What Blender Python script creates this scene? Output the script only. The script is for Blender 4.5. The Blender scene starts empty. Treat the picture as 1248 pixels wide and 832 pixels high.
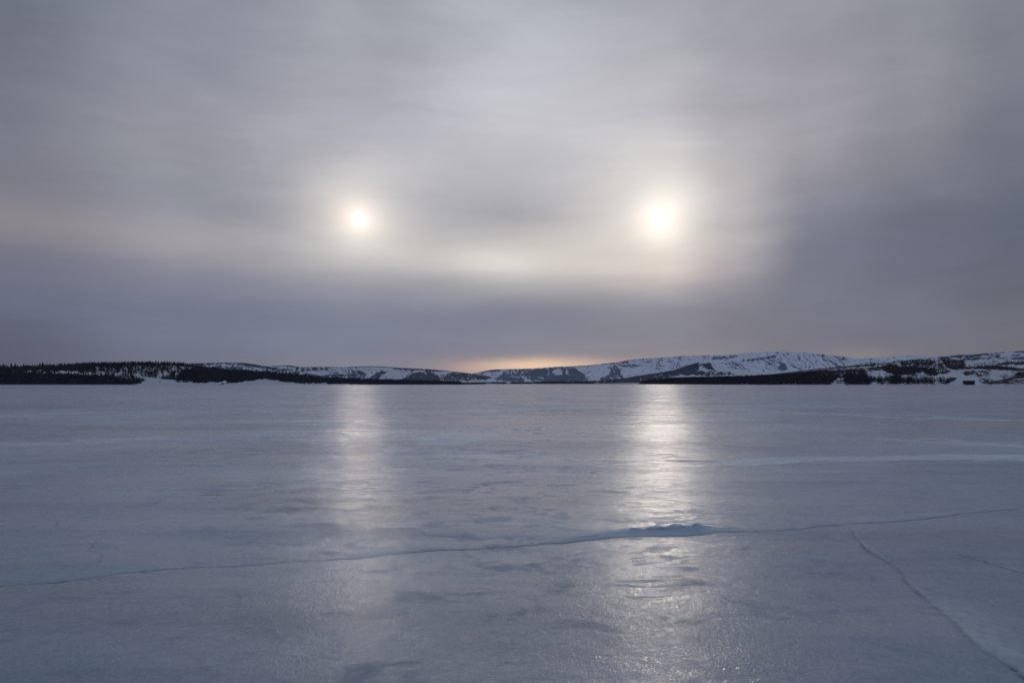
import bpy, math, random
import numpy as np
random.seed(7); rng = np.random.default_rng(7)
sc = bpy.context.scene
C = sc.collection
F = 970.0            # focal length in photo pixels (1248 wide)
CX, HY = 624.0, 467.4
CAM_H = 1.7

# ------------------------------------------------------------------ helpers
def srgb(c):
    o = []
    for v in c:
        v = v / 255.0
        o.append(v / 12.92 if v <= 0.04045 else ((v + 0.055) / 1.055) ** 2.4)
    return o

def tag(o, label=None, cat=None, group=None, kind=None):
    if label: o['label'] = label
    if cat: o['category'] = cat
    if group: o['group'] = group
    if kind: o['kind'] = kind
    return o

def mesh_obj(name, verts, faces, mat, parent=None, smooth=False):
    """verts (n,3) array, faces: (m,3)/(m,4) array or list"""
    me = bpy.data.meshes.new(name)
    verts = np.asarray(verts, dtype=np.float32)
    if isinstance(faces, np.ndarray):
        k = faces.shape[1]; m = faces.shape[0]
        me.vertices.add(len(verts)); me.vertices.foreach_set('co', verts.ravel())
        me.loops.add(m * k); me.loops.foreach_set('vertex_index', faces.astype(np.int32).ravel())
        me.polygons.add(m)
        me.polygons.foreach_set('loop_start', np.arange(0, m * k, k, dtype=np.int32))
        me.polygons.foreach_set('loop_total', np.full(m, k, dtype=np.int32))
        me.update(calc_edges=True)
    else:
        me.from_pydata([tuple(map(float, v)) for v in verts], [], [tuple(f) for f in faces])
    if smooth:
        me.polygons.foreach_set('use_smooth', np.ones(len(me.polygons), dtype=bool))
    me.validate(); me.update()
    if mat: me.materials.append(mat)
    o = bpy.data.objects.new(name, me); C.objects.link(o)
    if parent: o.parent = parent
    return o

def grid_faces(nr, nc):
    i = np.arange(nr - 1)[:, None]; j = np.arange(nc - 1)[None, :]
    a = i * nc + j
    return np.stack([a, a + 1, a + nc + 1, a + nc], -1).reshape(-1, 4)

_lat = np.random.default_rng(11).random((256, 256))
def vnoise(x, y, seed=0):
    x = np.asarray(x, float) + seed * 37.17; y = np.asarray(y, float) + seed * 71.93
    xi = np.floor(x).astype(int); yi = np.floor(y).astype(int)
    fx = x - xi; fy = y - yi
    fx = fx * fx * (3 - 2 * fx); fy = fy * fy * (3 - 2 * fy)
    g = lambda a, b: _lat[a & 255, b & 255]
    return (g(xi, yi) * (1 - fx) + g(xi + 1, yi) * fx) * (1 - fy) + (g(xi, yi + 1) * (1 - fx) + g(xi + 1, yi + 1) * fx) * fy
def fbm(x, y, seed=0, oct=4):
    s = 0; a = 1; t = 0
    for k in range(oct):
        s = s + a * vnoise(x * 2 ** k, y * 2 ** k, seed + k * 3); t += a; a *= .55
    s = s / t
    return np.clip((s - .5) * 1.7 + .5, 0, 1)      # roughly uniform 0..1

def inpoly(px, py, poly):
    ins = np.zeros(px.shape, bool); n = len(poly)
    for k in range(n):
        x0, y0 = poly[k]; x1, y1 = poly[(k + 1) % n]
        if y0 == y1: continue
        c = ((y0 > py) != (y1 > py)) & (px < (x1 - x0) * (py - y0) / (y1 - y0) + x0)
        ins ^= c
    return ins
def sstep(a, b, x):
    t = np.clip((x - a) / (b - a), 0, 1); return t * t * (3 - 2 * t)

# ------------------------------------------------------------------ node helper
class NT:
    def __init__(s, tree): s.t = tree; s.n = tree.nodes; s.l = tree.links
    def new(s, typ, **kw):
        n = s.n.new(typ)
        for k, v in kw.items(): setattr(n, k, v)
        return n
    def link(s, a, b): s.l.new(a, b)
    def put(s, sock, v):
        if isinstance(v, bpy.types.NodeSocket): s.l.new(v, sock)
        else: sock.default_value = v
    def m(s, op, a, b=None, c=None, clamp=False):
        n = s.new('ShaderNodeMath', operation=op, use_clamp=clamp)
        s.put(n.inputs[0], a)
        if b is not None: s.put(n.inputs[1], b)
        if c is not None: s.put(n.inputs[2], c)
        return n.outputs[0]
    def v(s, op, a, b=None, scale=None):
        n = s.new('ShaderNodeVectorMath', operation=op)
        s.put(n.inputs[0], a)
        if b is not None: s.put(n.inputs[1], b)
        if scale is not None: s.put(n.inputs['Scale'], scale)
        return n.outputs['Value'] if op in ('DOT_PRODUCT', 'LENGTH') else n.outputs[0]
    def mix(s, f, a, b, typ='RGBA', blend='MIX'):
        n = s.new('ShaderNodeMix', data_type=typ, blend_type=blend) if typ == 'RGBA' else s.new('ShaderNodeMix', data_type=typ)
        i = {'RGBA': (6, 7, 2), 'FLOAT': (2, 3, 0)}[typ]
        s.put(n.inputs[0], f); s.put(n.inputs[i[0]], a); s.put(n.inputs[i[1]], b)
        return n.outputs[i[2]]
    def noise(s, vec, scale=1, detail=4, rough=.5, dist=0):
        n = s.new('ShaderNodeTexNoise'); s.put(n.inputs['Vector'], vec)
        n.inputs['Scale'].default_value = scale; n.inputs['Detail'].default_value = detail
        n.inputs['Roughness'].default_value = rough; n.inputs['Distortion'].default_value = dist
        return n.outputs['Fac'], n.outputs['Color']
    def mapr(s, x, a, b, c=0., d=1., smooth=True):
        n = s.new('ShaderNodeMapRange'); n.interpolation_type = 'SMOOTHSTEP' if smooth else 'LINEAR'
        s.put(n.inputs[0], x)
        for k, v in zip((1, 2, 3, 4), (a, b, c, d)): n.inputs[k].default_value = v
        return n.outputs[0]
def rgb(c): return (c[0], c[1], c[2], 1.0)

def material(name):
    m = bpy.data.materials.new(name); m.use_nodes = True
    nt = NT(m.node_tree); nt.n.clear()
    out = nt.new('ShaderNodeOutputMaterial'); p = nt.new('ShaderNodeBsdfPrincipled')
    nt.link(p.outputs[0], out.inputs[0])
    return m, nt, p

# ------------------------------------------------------------------ camera
cam = bpy.data.objects.new('camera', bpy.data.cameras.new('camera')); C.objects.link(cam)
cam.location = (0, 0, CAM_H); cam.rotation_euler = (math.radians(90), 0, 0)
cam.data.sensor_width = 36; cam.data.lens = F / 1248 * 36
cam.data.shift_y = (HY - 416) / 1248
cam.data.clip_start = .1; cam.data.clip_end = 80000
sc.camera = cam

# ------------------------------------------------------------------ sky
def px2ang(x, y):
    return math.atan2(x - CX, F), math.atan2(HY - y, math.hypot(F, x - CX))
SUN_R = px2ang(804, 267); SUN_L = px2ang(437, 267)
w = bpy.data.worlds.new('World'); sc.world = w; w.use_nodes = True
nt = NT(w.node_tree); nt.n.clear()
wout = nt.new('ShaderNodeOutputWorld'); bg = nt.new('ShaderNodeBackground')
nt.link(bg.outputs[0], wout.inputs[0])
tc = nt.new('ShaderNodeTexCoord'); sep = nt.new('ShaderNodeSeparateXYZ'); nt.link(tc.outputs['Generated'], sep.inputs[0])
X, Y, Z = sep.outputs
az = nt.m('ARCTAN2', X, Y); el = nt.m('ARCSINE', Z)
comb = nt.new('ShaderNodeCombineXYZ'); nt.link(az, comb.inputs[0]); nt.link(el, comb.inputs[1])
AE = comb.outputs[0]
# soft, drawn out cloud structure bends the colour field
strv = nt.v('MULTIPLY', AE, (1.3, 5.0, 1.0))
_, wc = nt.noise(strv, 1.7, 4, .5, .3)
warp = nt.v('MULTIPLY', nt.v('SUBTRACT', wc, (.5, .5, .5)), (.14, .026, 0.0))
AEw = nt.v('ADD', AE, warp)
s2 = nt.new('ShaderNodeSeparateXYZ'); nt.link(AEw, s2.inputs[0])
azw, elw = s2.outputs[0], s2.outputs[1]
rows = [-400, 0, 80, 150, 215, 265, 305, 335, 375, 420, 445]
cols = {
 0:   [(85,92,108),(108,114,128),(110,115,129),(115,118,131),(122,124,136),(126,126,137),(138,134,141),(116,117,131),(102,107,126),(92,96,115),(88,92,110)],
 220: [(100,106,120),(135,140,152),(140,144,156),(146,148,159),(150,152,161),(146,148,158),(160,157,162),(140,140,151),(116,121,140),(108,114,134),(105,110,129)],
 437: [(115,120,132),(155,159,168),(163,165,174),(170,171,180),(178,178,183),(178,178,180),(176,176,178),(160,160,166),(130,135,152),(118,125,145),(120,122,138)],
 620: [(120,124,134),(172,176,184),(182,184,191),(194,194,200),(184,184,189),(168,168,173),(200,198,193),(190,188,186),(127,131,146),(123,128,145),(136,132,142)],
 805: [(115,119,129),(160,163,171),(175,176,182),(188,188,192),(195,195,194),(190,189,187),(188,183,180),(180,174,172),(126,130,146),(120,125,141),(125,126,138)],
 885: [(110,114,124),(152,154,163),(161,161,169),(169,168,175),(170,169,174),(163,162,168),(156,155,161),(147,146,155),(117,121,138),(113,118,135),(116,118,131)],
 975: [(108,112,122),(146,148,157),(156,156,164),(160,159,167),(153,152,160),(128,131,145),(112,117,135),(110,115,133),(109,114,131),(108,113,130),(110,113,127)],
 1100:[(98,102,114),(138,141,150),(142,144,152),(142,143,151),(130,131,141),(114,118,132),(104,109,127),(103,108,126),(106,111,128),(106,110,126),(108,110,122)],
 1248:[(90,94,106),(126,131,141),(125,129,139),(122,125,136),(112,116,129),(104,109,125),(98,104,122),(98,103,120),(100,104,118),(102,105,118),(104,106,117)]}
BACK = [(140,150,172)] * 3 + [(134,146,172)] * 4 + [(122,134,164)] * 4
EL_MAX = math.radians(60)
tpos = nt.m('DIVIDE', elw, EL_MAX, clamp=True)
def column(colors, x):
    r = nt.new('ShaderNodeValToRGB'); cr = r.color_ramp; cr.interpolation = 'CARDINAL'
    st = sorted((max(0, px2ang(CX, y)[1]) / EL_MAX, c) for y, c in zip(rows, colors))
    st[-1] = (st[-1][0], tuple(min(170, int(v * 1.25)) for v in st[-1][1]))
    st = [(0.0, st[0][1])] + st
    cr.elements[0].position = st[0][0]; cr.elements[0].color = rgb(srgb(st[0][1]))
    cr.elements[1].position = 1.0; cr.elements[1].color = rgb(srgb((148, 156, 176)))
    for p, c in st[1:]:
        e = cr.elements.new(p); e.color = rgb(srgb(c))
    nt.link(tpos, r.inputs[0]); return r.outputs[0]
D = math.radians
clist = [(-D(110), BACK)] + [(px2ang(x, HY)[0], cols[x]) for x in sorted(cols)] + [(D(110), BACK)]
col = column(clist[0][1], 0)
for k in range(1, len(clist)):
    f = nt.mapr(azw, clist[k - 1][0], clist[k][0])
    col = nt.mix(f, col, column(clist[k][1], 0))
# fine streaky veil
f1, _ = nt.noise(nt.v('MULTIPLY', AEw, (2.0, 9.0, 1.0)), 2.2, 6, .55, .6)
f2, _ = nt.noise(nt.v('MULTIPLY', AE, (1.0, 2.4, 1.0)), 3.1, 5, .5, .8)
f3, _ = nt.noise(nt.v('MULTIPLY', AEw, (4.0, 15.0, 1.0)), 4.0, 7, .62, .8)
veil = nt.m('ADD', nt.m('MULTIPLY', nt.m('SUBTRACT', f3, .5), .10), nt.m('ADD', nt.m('MULTIPLY', nt.m('SUBTRACT', f1, .5), .30), nt.m('MULTIPLY', nt.m('SUBTRACT', f2, .5), .26)))
col = nt.v('SCALE', col, scale=nt.m('ADD', 1.0, veil))
def glow(src, cpx, sig, color, ang=None):
    c = ang if ang else px2ang(*cpx)
    d = nt.v('MULTIPLY', nt.v('SUBTRACT', src, (c[0], c[1], 0)), (math.cos(c[1]) * F / sig[0], F / sig[1], 0))
    e = nt.m('EXPONENT', nt.m('MULTIPLY', nt.v('DOT_PRODUCT', d, d), -1.0))
    return nt.v('SCALE', color, scale=e)
adds = [
    glow(AE, None, (24, 24), (.33, .255, .185), SUN_L), glow(AE, None, (10, 10), (.12, .12, .11), SUN_L), glow(AEw, None, (66, 56), (.30, .262, .215), SUN_L),
    glow(AE, None, (29, 29), (.42, .345, .275), SUN_R), glow(AEw, None, (86, 74), (.265, .238, .205), SUN_R),
    glow(AEw, (640, 442), (62, 7.5), (.44, .26, .11)),
    glow(AEw, (600, 320), (90, 15), (.10, .092, .075)), glow(AEw, (835, 334), (62, 16), (.08, .058, .050)), glow(AEw, (640, 90), (190, 90), (.035, .035, .038)), glow(AEw, (700, 446), (120, 8), (.11, .065, .025)),
    glow(AE, (590, 452), (40, 9), (.16, .08, .05)), glow(AE, (1045, 434), (40, 10), (.05, .035, .02)),
]
col = nt.v('MULTIPLY', col, (.978, .970, .983))
for a in adds: col = nt.v('ADD', col, a)
# the two veiled sun discs
SUNV = []
for (ang, rad, lum) in ((SUN_L, 4.2, 830.0), (SUN_R, 5.9, 450.0)):
    sv = (math.sin(ang[0]) * math.cos(ang[1]), math.cos(ang[0]) * math.cos(ang[1]), math.sin(ang[1])); SUNV.append(sv)
    nv = nt.v('NORMALIZE', tc.outputs['Generated'])
    dist = nt.m('MULTIPLY', nt.v('LENGTH', nt.v('SUBTRACT', nv, sv)), F / rad)     # 1 at the disc's edge
    e = nt.m('EXPONENT', nt.m('MULTIPLY', nt.m('POWER', dist, 2.3), -1.9))
    col = nt.v('ADD', col, nt.v('SCALE', (1.0 * lum, .86 * lum, .68 * lum), scale=e))
# a trace of clear daylight sky above the cloud
skyt = nt.new('ShaderNodeTexSky', sky_type='NISHITA'); skyt.sun_disc = False
skyt.sun_elevation = SUN_R[1]; skyt.sun_rotation = SUN_R[0]
col = nt.v('ADD', nt.v('SCALE', col, scale=1.0 / .1), nt.v('SCALE', skyt.outputs[0], scale=.01))
nt.link(col, bg.inputs[0]); bg.inputs[1].default_value = .1
w.cycles.sampling_method = 'MANUAL'; w.cycles.sample_map_resolution = 4096

sun = bpy.data.objects.new('sun', bpy.data.lights.new('sun', 'SUN')); C.objects.link(sun)
sun.data.energy = .02; sun.data.angle = D(3); sun.data.color = (1.0, .9, .78)
sun.data.use_shadow = True
from mathutils import Vector
sun.rotation_euler = Vector(SUNV[1]).to_track_quat('Z', 'Y').to_euler()
sun.location = (300, 1500, 400)

# ------------------------------------------------------------------ lake ice
def ground(px, py):
    y = CAM_H * F / (py - HY); return ((px - CX) * y / F, y)
def polyline(pts): return np.array([ground(*p) for p in pts])
def jag(pl, amp, n, seed):
    """resample a polyline and shake it sideways so a crack wanders"""
    seg = np.linalg.norm(np.diff(pl, axis=0), axis=1); s = np.r_[0, np.cumsum(seg)]
    q = np.linspace(0, s[-1], n); x = np.interp(q, s, pl[:, 0]); y = np.interp(q, s, pl[:, 1])
    off = (fbm(q * 2.1, q * 0, seed, 4) - .5) * 2 * amp
    d = np.gradient(np.stack([x, y], 1), axis=0); d /= np.linalg.norm(d, axis=1)[:, None] + 1e-9
    return np.stack([x - d[:, 1] * off, y + d[:, 0] * off], 1)
def dist_poly(x, y, pl, pad):
    """signed distance (positive on the left / far side) and position 0..1 along the line"""
    best = np.full(x.shape, 1e3); par = np.zeros(x.shape)
    lo = pl.min(0) - pad; hi = pl.max(0) + pad
    m = (x > lo[0]) & (x < hi[0]) & (y > lo[1]) & (y < hi[1])
    X_, Y_ = x[m], y[m]; b = np.full(X_.shape, 1e3); pr = np.zeros(X_.shape); n = len(pl) - 1
    for k in range(n):
        a = pl[k]; d = pl[k + 1] - a; L2 = d @ d + 1e-12
        t = np.clip(((X_ - a[0]) * d[0] + (Y_ - a[1]) * d[1]) / L2, 0, 1)
        ex = X_ - a[0] - t * d[0]; ey = Y_ - a[1] - t * d[1]
        dd = np.hypot(ex, ey); sg = np.sign(d[0] * ey - d[1] * ex); sg[sg == 0] = 1
        u = dd < np.abs(b); b = np.where(u, dd * sg, b); pr = np.where(u, (k + t) / n, pr)
    best[m] = b; par[m] = pr
    return best, par

main_px = [(-160, 738), (0, 715), (80, 707), (160, 698), (250, 691), (370, 684), (470, 677), (560, 669), (640, 664), (720, 658),
           (780, 653), (850, 651), (890, 648), (960, 644), (1060, 637), (1130, 630), (1248, 620), (1400, 611)]
side_px = [(1036, 646), (1042, 656), (1054, 666), (1075, 680), (1098, 700), (1108, 712), (1135, 736), (1165, 760), (1190, 783), (1222, 806), (1262, 840), (1330, 905)]
thin_px = [(1165, 674), (1200, 684), (1248, 697), (1330, 720)]
low_px = [(505, 794), (545, 803), (600, 822), (650, 850)]
far_px = [(690, 574), (760, 570), (850, 571), (900, 567), (1000, 565), (1100, 562), (1248, 560), (1400, 556)]
far2_px = [(250, 603), (330, 602), (420, 598), (470, 595), (560, 592), (640, 585)]
br_px = [(860, 612), (940, 620), (1000, 630), (1060, 637)]
br2_px = [(600, 667), (650, 640), (700, 636), (760, 630), (830, 631)]
left_px = [(100, 695), (130, 672), (175, 652), (200, 640)]
L_main = jag(polyline(main_px), .075, 420, 1)
L_side = jag(polyline(side_px), .035, 150, 2)
L_thin = jag(polyline(thin_px), .02, 50, 3)
L_low = jag(polyline(low_px), .015, 40, 4)
L_left = jag(polyline(left_px), .03, 40, 5)
L_far = jag(polyline(far_px), .16, 90, 6); L_far2 = jag(polyline(far2_px), .12, 60, 7); L_br = jag(polyline(br_px), .05, 50, 8); L_br2 = jag(polyline(br2_px), .15, 50, 9)

def axis(core0, core1, step, far, grow):
    c = np.arange(core0, core1, step); p = []; s = step; v = core1
    while v < far: p.append(v); s *= grow; v += s
    return c, np.array(p + [far])
cy, py_ = axis(3.2, 13.0, .022, 22000, 1.035)
cyb = []; s_, v_ = .05, 3.15
while v_ > -4000: cyb.append(v_); s_ *= 1.35; v_ -= s_
ys = np.r_[np.array(cyb)[::-1], cy, py_]
cxp, pxp = axis(0, 8.0, .03, 24000, 1.04)
xs = np.r_[-pxp[::-1], -cxp[:0:-1], cxp, pxp]
GX, GY = np.meshgrid(xs, ys)
near = np.clip(1 - np.hypot(GX, GY) / 60, 0, 1)
dm, pm = dist_poly(GX, GY, L_main, 2.0); ds, ps = dist_poly(GX, GY, L_side, 1.2)
dt, _ = dist_poly(GX, GY, L_thin, .6); dl, _ = dist_poly(GX, GY, L_low, .6); dlf, _ = dist_poly(GX, GY, L_left, .6)
df, _ = dist_poly(GX, GY, L_far, 1.0); df2, _ = dist_poly(GX, GY, L_far2, 1.0); db, _ = dist_poly(GX, GY, L_br, .6); db2, _ = dist_poly(GX, GY, L_br2, .6)
def px_of(x, y): return CX + F * x / np.maximum(y, .1)
PX = px_of(GX, GY)
n1 = fbm(GX * 1.2, GY * 1.2, 21); n2 = fbm(GX * 6, GY * 6, 22); n3 = fbm(GX * 20, GY * 20, 23, 2)
# gentle undulation of the frozen surface
Zg = (fbm(GX * .35, GY * .35, 31) - .5) * .012 * near + (n2 - .5) * .004 * near
# the pressure ridge: a slab edge pushed up on the far side of the crack
up = sstep(600, 800, PX) * (1 - sstep(840, 950, PX)) + .16 * sstep(380, 560, PX) * (1 - sstep(620, 810, PX)) + .06
up = up * (.75 + .5 * n1)
crest = .09 + .24 * sstep(640, 800, PX) * (1 - sstep(840, 930, PX)) + .10 * (n1 - .5)
prof = np.where(dm > 0, np.where(dm < crest, (dm / crest) ** .8, np.exp(-((dm - crest) / .10) ** 2)), 0)
Zg += .026 * up * prof * (.65 + .7 * n2) * (np.abs(dm) < 900)
jagcrest = np.exp(-((dm - crest) / .04) ** 2) * sstep(728, 790, PX) * (1 - sstep(845, 860, PX))
Zg += .05 * jagcrest * (n2 > .45) * n3
n4 = fbm(GX * 2.5, GY * 2.5, 24, 3)
g_main = np.exp(-(dm / (.008 + .014 * n4 + .012 * sstep(880, 1000, PX))) ** 2) * (.6 + .6 * n1) * (.75 + .25 * sstep(300, 620, PX))
g_side = np.exp(-(ds / .014) ** 2) * (.5 + .6 * sstep(.35, .6, n1)) 
g_thin = np.exp(-(dt / .015) ** 2) * .9; g_low = np.exp(-(dl / .008) ** 2) * .3 * n2; g_left = np.exp(-(dlf / .012) ** 2) * .5 * n2
Zg -= .012 * (g_main + g_side + g_thin + g_low + g_left)
rough_r = sstep(-.02, .05, ds) * (1 - sstep(.10, .45, ds)) * sstep(.35, .7, ps)    # crumbled rim right of the side crack
Zg += .010 * rough_r * n3 + .006 * np.exp(-(ds / .1) ** 2) * n2
g_far = (np.exp(-(df / .07) ** 2) * .8 + np.exp(-(df2 / .06) ** 2) * .8) * (.4 + .8 * n1) + (np.exp(-(db / .03) ** 2) + .5 * np.exp(-(db2 / .03) ** 2)) * .5 * n2
crack = np.clip(g_far + g_main + g_side + g_thin + g_low * 1.2 + g_left, 0, 1)
blue = np.clip(sstep(-.005, .03, dm) * (1 - sstep(crest * .8, crest * 1.15, dm)) * np.clip(up, 0, 1)
               + .45 * sstep(-.01, .05, dm) * (1 - sstep(.15, .75, dm)) * sstep(.3, .6, n1) * (1 - .5 * sstep(600, 900, PX)), 0, 1)
rime = np.clip(rough_r * (.3 + .8 * n3) + .7 * np.exp(-((dm + .03) / .012) ** 2) * (n1 > .55) + .8 * np.exp(-((ds - .03) / .012) ** 2) * (n2 > .6), 0, 1)

ice, nt, p = material('lake_ice')
geo = nt.new('ShaderNodeNewGeometry'); P = geo.outputs['Position']
at = nt.new('ShaderNodeAttribute', attribute_name='marks'); sepm = nt.new('ShaderNodeSeparateColor'); nt.link(at.outputs['Color'], sepm.inputs[0])
a_crack, a_blue, a_rime = sepm.outputs[0], sepm.outputs[1], sepm.outputs[2]
big, _ = nt.noise(nt.v('MULTIPLY', P, (.02, .03, 1)), 1, 5, .55, .8)       # broad wind drifted bands
mid, _ = nt.noise(nt.v('MULTIPLY', P, (.08, .15, 1)), 1, 6, .6, 1.2)
fine, _ = nt.noise(nt.v('MULTIPLY', P, (.55, .8, 1)), 1, 6, .62, 1.0)
cl, _ = nt.noise(nt.v('MULTIPLY', P, (.12, .32, 1)), 1, 5, .55, .8)
spk, _ = nt.noise(nt.v('MULTIPLY', P, (6, 5, 1)), 1, 4, .6, .5)
c0 = nt.mix(nt.mapr(mid, .36, .66), rgb((.30, .385, .53)), rgb((.47, .52, .63)))
c0 = nt.mix(nt.mapr(big, .42, .62), c0, rgb((.50, .48, .63)))
warm_, _ = nt.noise(nt.v('MULTIPLY', P, (.06, .10, 1)), 1, 4, .5, 1.0)
c0 = nt.mix(nt.m('MULTIPLY', nt.mapr(warm_, .44, .64), .85), c0, rgb((.385, .35, .43)))
c0 = nt.mix(nt.m('MULTIPLY', nt.mapr(fine, .45, .75), .35), c0, rgb((.58, .65, .75)))
c0 = nt.mix(nt.m('MULTIPLY', nt.mapr(cl, .46, .72), .32), c0, rgb((.26, .36, .52)))
c0 = nt.mix(nt.m('MULTIPLY', nt.mapr(spk, .35, .7), .15), c0, rgb((.66, .72, .80)))
# thin streaks of snow blown into long flat patches
sn, _ = nt.noise(nt.v('MULTIPLY', P, (.04, .09, 1)), 1, 7, .6, .6)
snow_f = nt.mapr(sn, .60, .68)
# dull frosted patches that break up the shine
fr, _ = nt.noise(nt.v("MULTIPLY", P, (1.6, 2.1, 1)), 1, 6, .70, .8)
fr2, _ = nt.noise(nt.v('MULTIPLY', P, (.10, .16, 1)), 1, 5, .6, .5)
frost = nt.mapr(nt.m('ADD', nt.m('MULTIPLY', fr, .6), nt.m('MULTIPLY', fr2, .4)), .48, .63)
c0 = nt.mix(nt.m('MULTIPLY', snow_f, .55), c0, rgb((.62, .72, .84)))
c0 = nt.mix(nt.m('MULTIPLY', a_blue, .8), c0, rgb((.50, .62, .80)))
c0 = nt.mix(nt.m('MULTIPLY', a_rime, .8), c0, rgb((.72, .77, .85)))
c0 = nt.mix(nt.m('MULTIPLY', a_crack, .75), c0, rgb((.05, .07, .11)))
# long faint scratches and wind streaks running different ways
for k, (ang, sx, sy, amt, dark) in enumerate(((7, .05, .9, .35, 1), (-14, .06, 1.3, .28, 0), (24, .10, 2.2, .20, 1))):
    mp = nt.new('ShaderNodeMapping'); nt.link(P, mp.inputs[0]); mp.inputs['Rotation'].default_value = (0, 0, D(ang)); mp.inputs['Scale'].default_value = (sx, sy, 1)
    q, _ = nt.noise(mp.outputs[0], 1, 7, .62, .4)
    c0 = nt.mix(nt.m('MULTIPLY', nt.mapr(q, .53, .68), amt), c0, rgb((.20, .24, .34)) if dark else rgb((.62, .66, .74)))
at2 = nt.new('ShaderNodeAttribute', attribute_name='drift'); nz_, _ = nt.noise(nt.v('MULTIPLY', P, (.8, 1.2, 1)), 1, 6, .65, .6)
drift_f = nt.m('MULTIPLY', at2.outputs['Fac'], nt.mapr(nz_, .26, .52))
c0 = nt.mix(nt.m('MULTIPLY', drift_f, .72), c0, rgb((.84, .90, .98)))
gr_, _ = nt.noise(nt.v('MULTIPLY', P, (24, 16, 1)), 1, 4, .7, .4)
c0 = nt.mix(nt.m('MULTIPLY', nt.mapr(gr_, .48, .70), .28), c0, rgb((.70, .75, .82)))
c0 = nt.mix(nt.m('MULTIPLY', nt.mapr(gr_, .50, .30), .16), c0, rgb((.16, .21, .32)))
# hairline fractures healed white
_, wn_ = nt.noise(P, .5, 5, .6)
vor = nt.new('ShaderNodeTexVoronoi', feature='DISTANCE_TO_EDGE'); vor.inputs['Scale'].default_value = .23
nt.link(nt.v('ADD', P, nt.v('SCALE', wn_, scale=1.6)), vor.inputs['Vector'])
hair = nt.m('MULTIPLY', nt.mapr(vor.outputs['Distance'], .0075, .001), nt.mapr(mid, .40, .58))
c0 = nt.mix(nt.m('MULTIPLY', hair, .38), c0, rgb((.17, .21, .31)))
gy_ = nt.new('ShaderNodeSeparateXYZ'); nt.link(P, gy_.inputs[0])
c0 = nt.v('SCALE', c0, scale=nt.mapr(gy_.outputs[1], 3.0, 15.0, .74, 1.0))  # ice colour darkened towards the camera, standing in for Fresnel falloff
hs = nt.new('ShaderNodeHueSaturation'); hs.inputs['Saturation'].default_value = 1.04; hs.inputs['Value'].default_value = .80
nt.link(c0, hs.inputs['Color']); c0 = nt.v('MULTIPLY', hs.outputs[0], (.93, 1.025, 1.02))
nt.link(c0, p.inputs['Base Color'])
r0 = nt.mix(nt.mapr(mid, .35, .65), .09, .145, 'FLOAT')
r0 = nt.mix(nt.mapr(fine, .5, .72), r0, .19, 'FLOAT')
r0 = nt.mix(nt.m('MAXIMUM', nt.m('MAXIMUM', snow_f, frost), nt.m('MAXIMUM', a_blue, a_rime)), r0, .58, 'FLOAT')
nt.link(r0, p.inputs['Roughness'])
p.inputs['IOR'].default_value = 1.31
sp = nt.mix(nt.m('MAXIMUM', nt.m('MAXIMUM', nt.m('MAXIMUM', snow_f, drift_f), nt.m('MULTIPLY', frost, .6)), nt.m('MAXIMUM', a_crack, a_blue)), .55, .10, 'FLOAT')
# further out the ice carries more dry snow and shines less
spy = nt.new('ShaderNodeSeparateXYZ'); nt.link(P, spy.inputs[0])
sp = nt.m('MULTIPLY', sp, nt.mapr(spy.outputs[1], 10, 60, 1.15, .20))
bd1, _ = nt.noise(nt.v('MULTIPLY', P, (.05, .26, 1)), 1, 6, .6, .5); bd2, _ = nt.noise(nt.v('MULTIPLY', P, (.22, 1.0, 1)), 1, 6, .65, .6)
sp = nt.m('MULTIPLY', sp, nt.m('MULTIPLY', nt.mapr(bd1, .38, .60, .25, 1.45), nt.mapr(bd2, .38, .60, .50, 1.30)))
nt.link(sp, p.inputs['Specular IOR Level'])
h0, _ = nt.noise(nt.v('MULTIPLY', P, (54, 40, 1)), 1, 2, .5, 1.2)
h1, _ = nt.noise(nt.v('MULTIPLY', P, (20, 13, 1)), 1, 3, .6, .8)
h2, _ = nt.noise(nt.v('MULTIPLY', P, (4.5, 2.8, 1)), 1, 4, .55, 1.0)
h3, _ = nt.noise(nt.v('MULTIPLY', P, (.7, .5, 1)), 1, 5, .55, .6)
hh = nt.m('ADD', nt.m('ADD', nt.m('MULTIPLY', h1, .0050), nt.m('MULTIPLY', h2, .0048)), nt.m('ADD', nt.m('MULTIPLY', h3, .010), nt.m('MULTIPLY', h0, .0034)))
b = nt.new('ShaderNodeBump'); b.inputs['Strength'].default_value = .9; b.inputs['Distance'].default_value = 1.0
nt.link(hh, b.inputs['Height']); nt.link(b.outputs[0], p.inputs['Normal'])

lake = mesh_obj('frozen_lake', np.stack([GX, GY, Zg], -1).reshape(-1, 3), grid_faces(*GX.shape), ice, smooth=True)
ca = lake.data.color_attributes.new('marks', 'FLOAT_COLOR', 'POINT')
ca.data.foreach_set('color', np.stack([crack, blue, rime, np.ones_like(crack)], -1).astype(np.float32).ravel())
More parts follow.
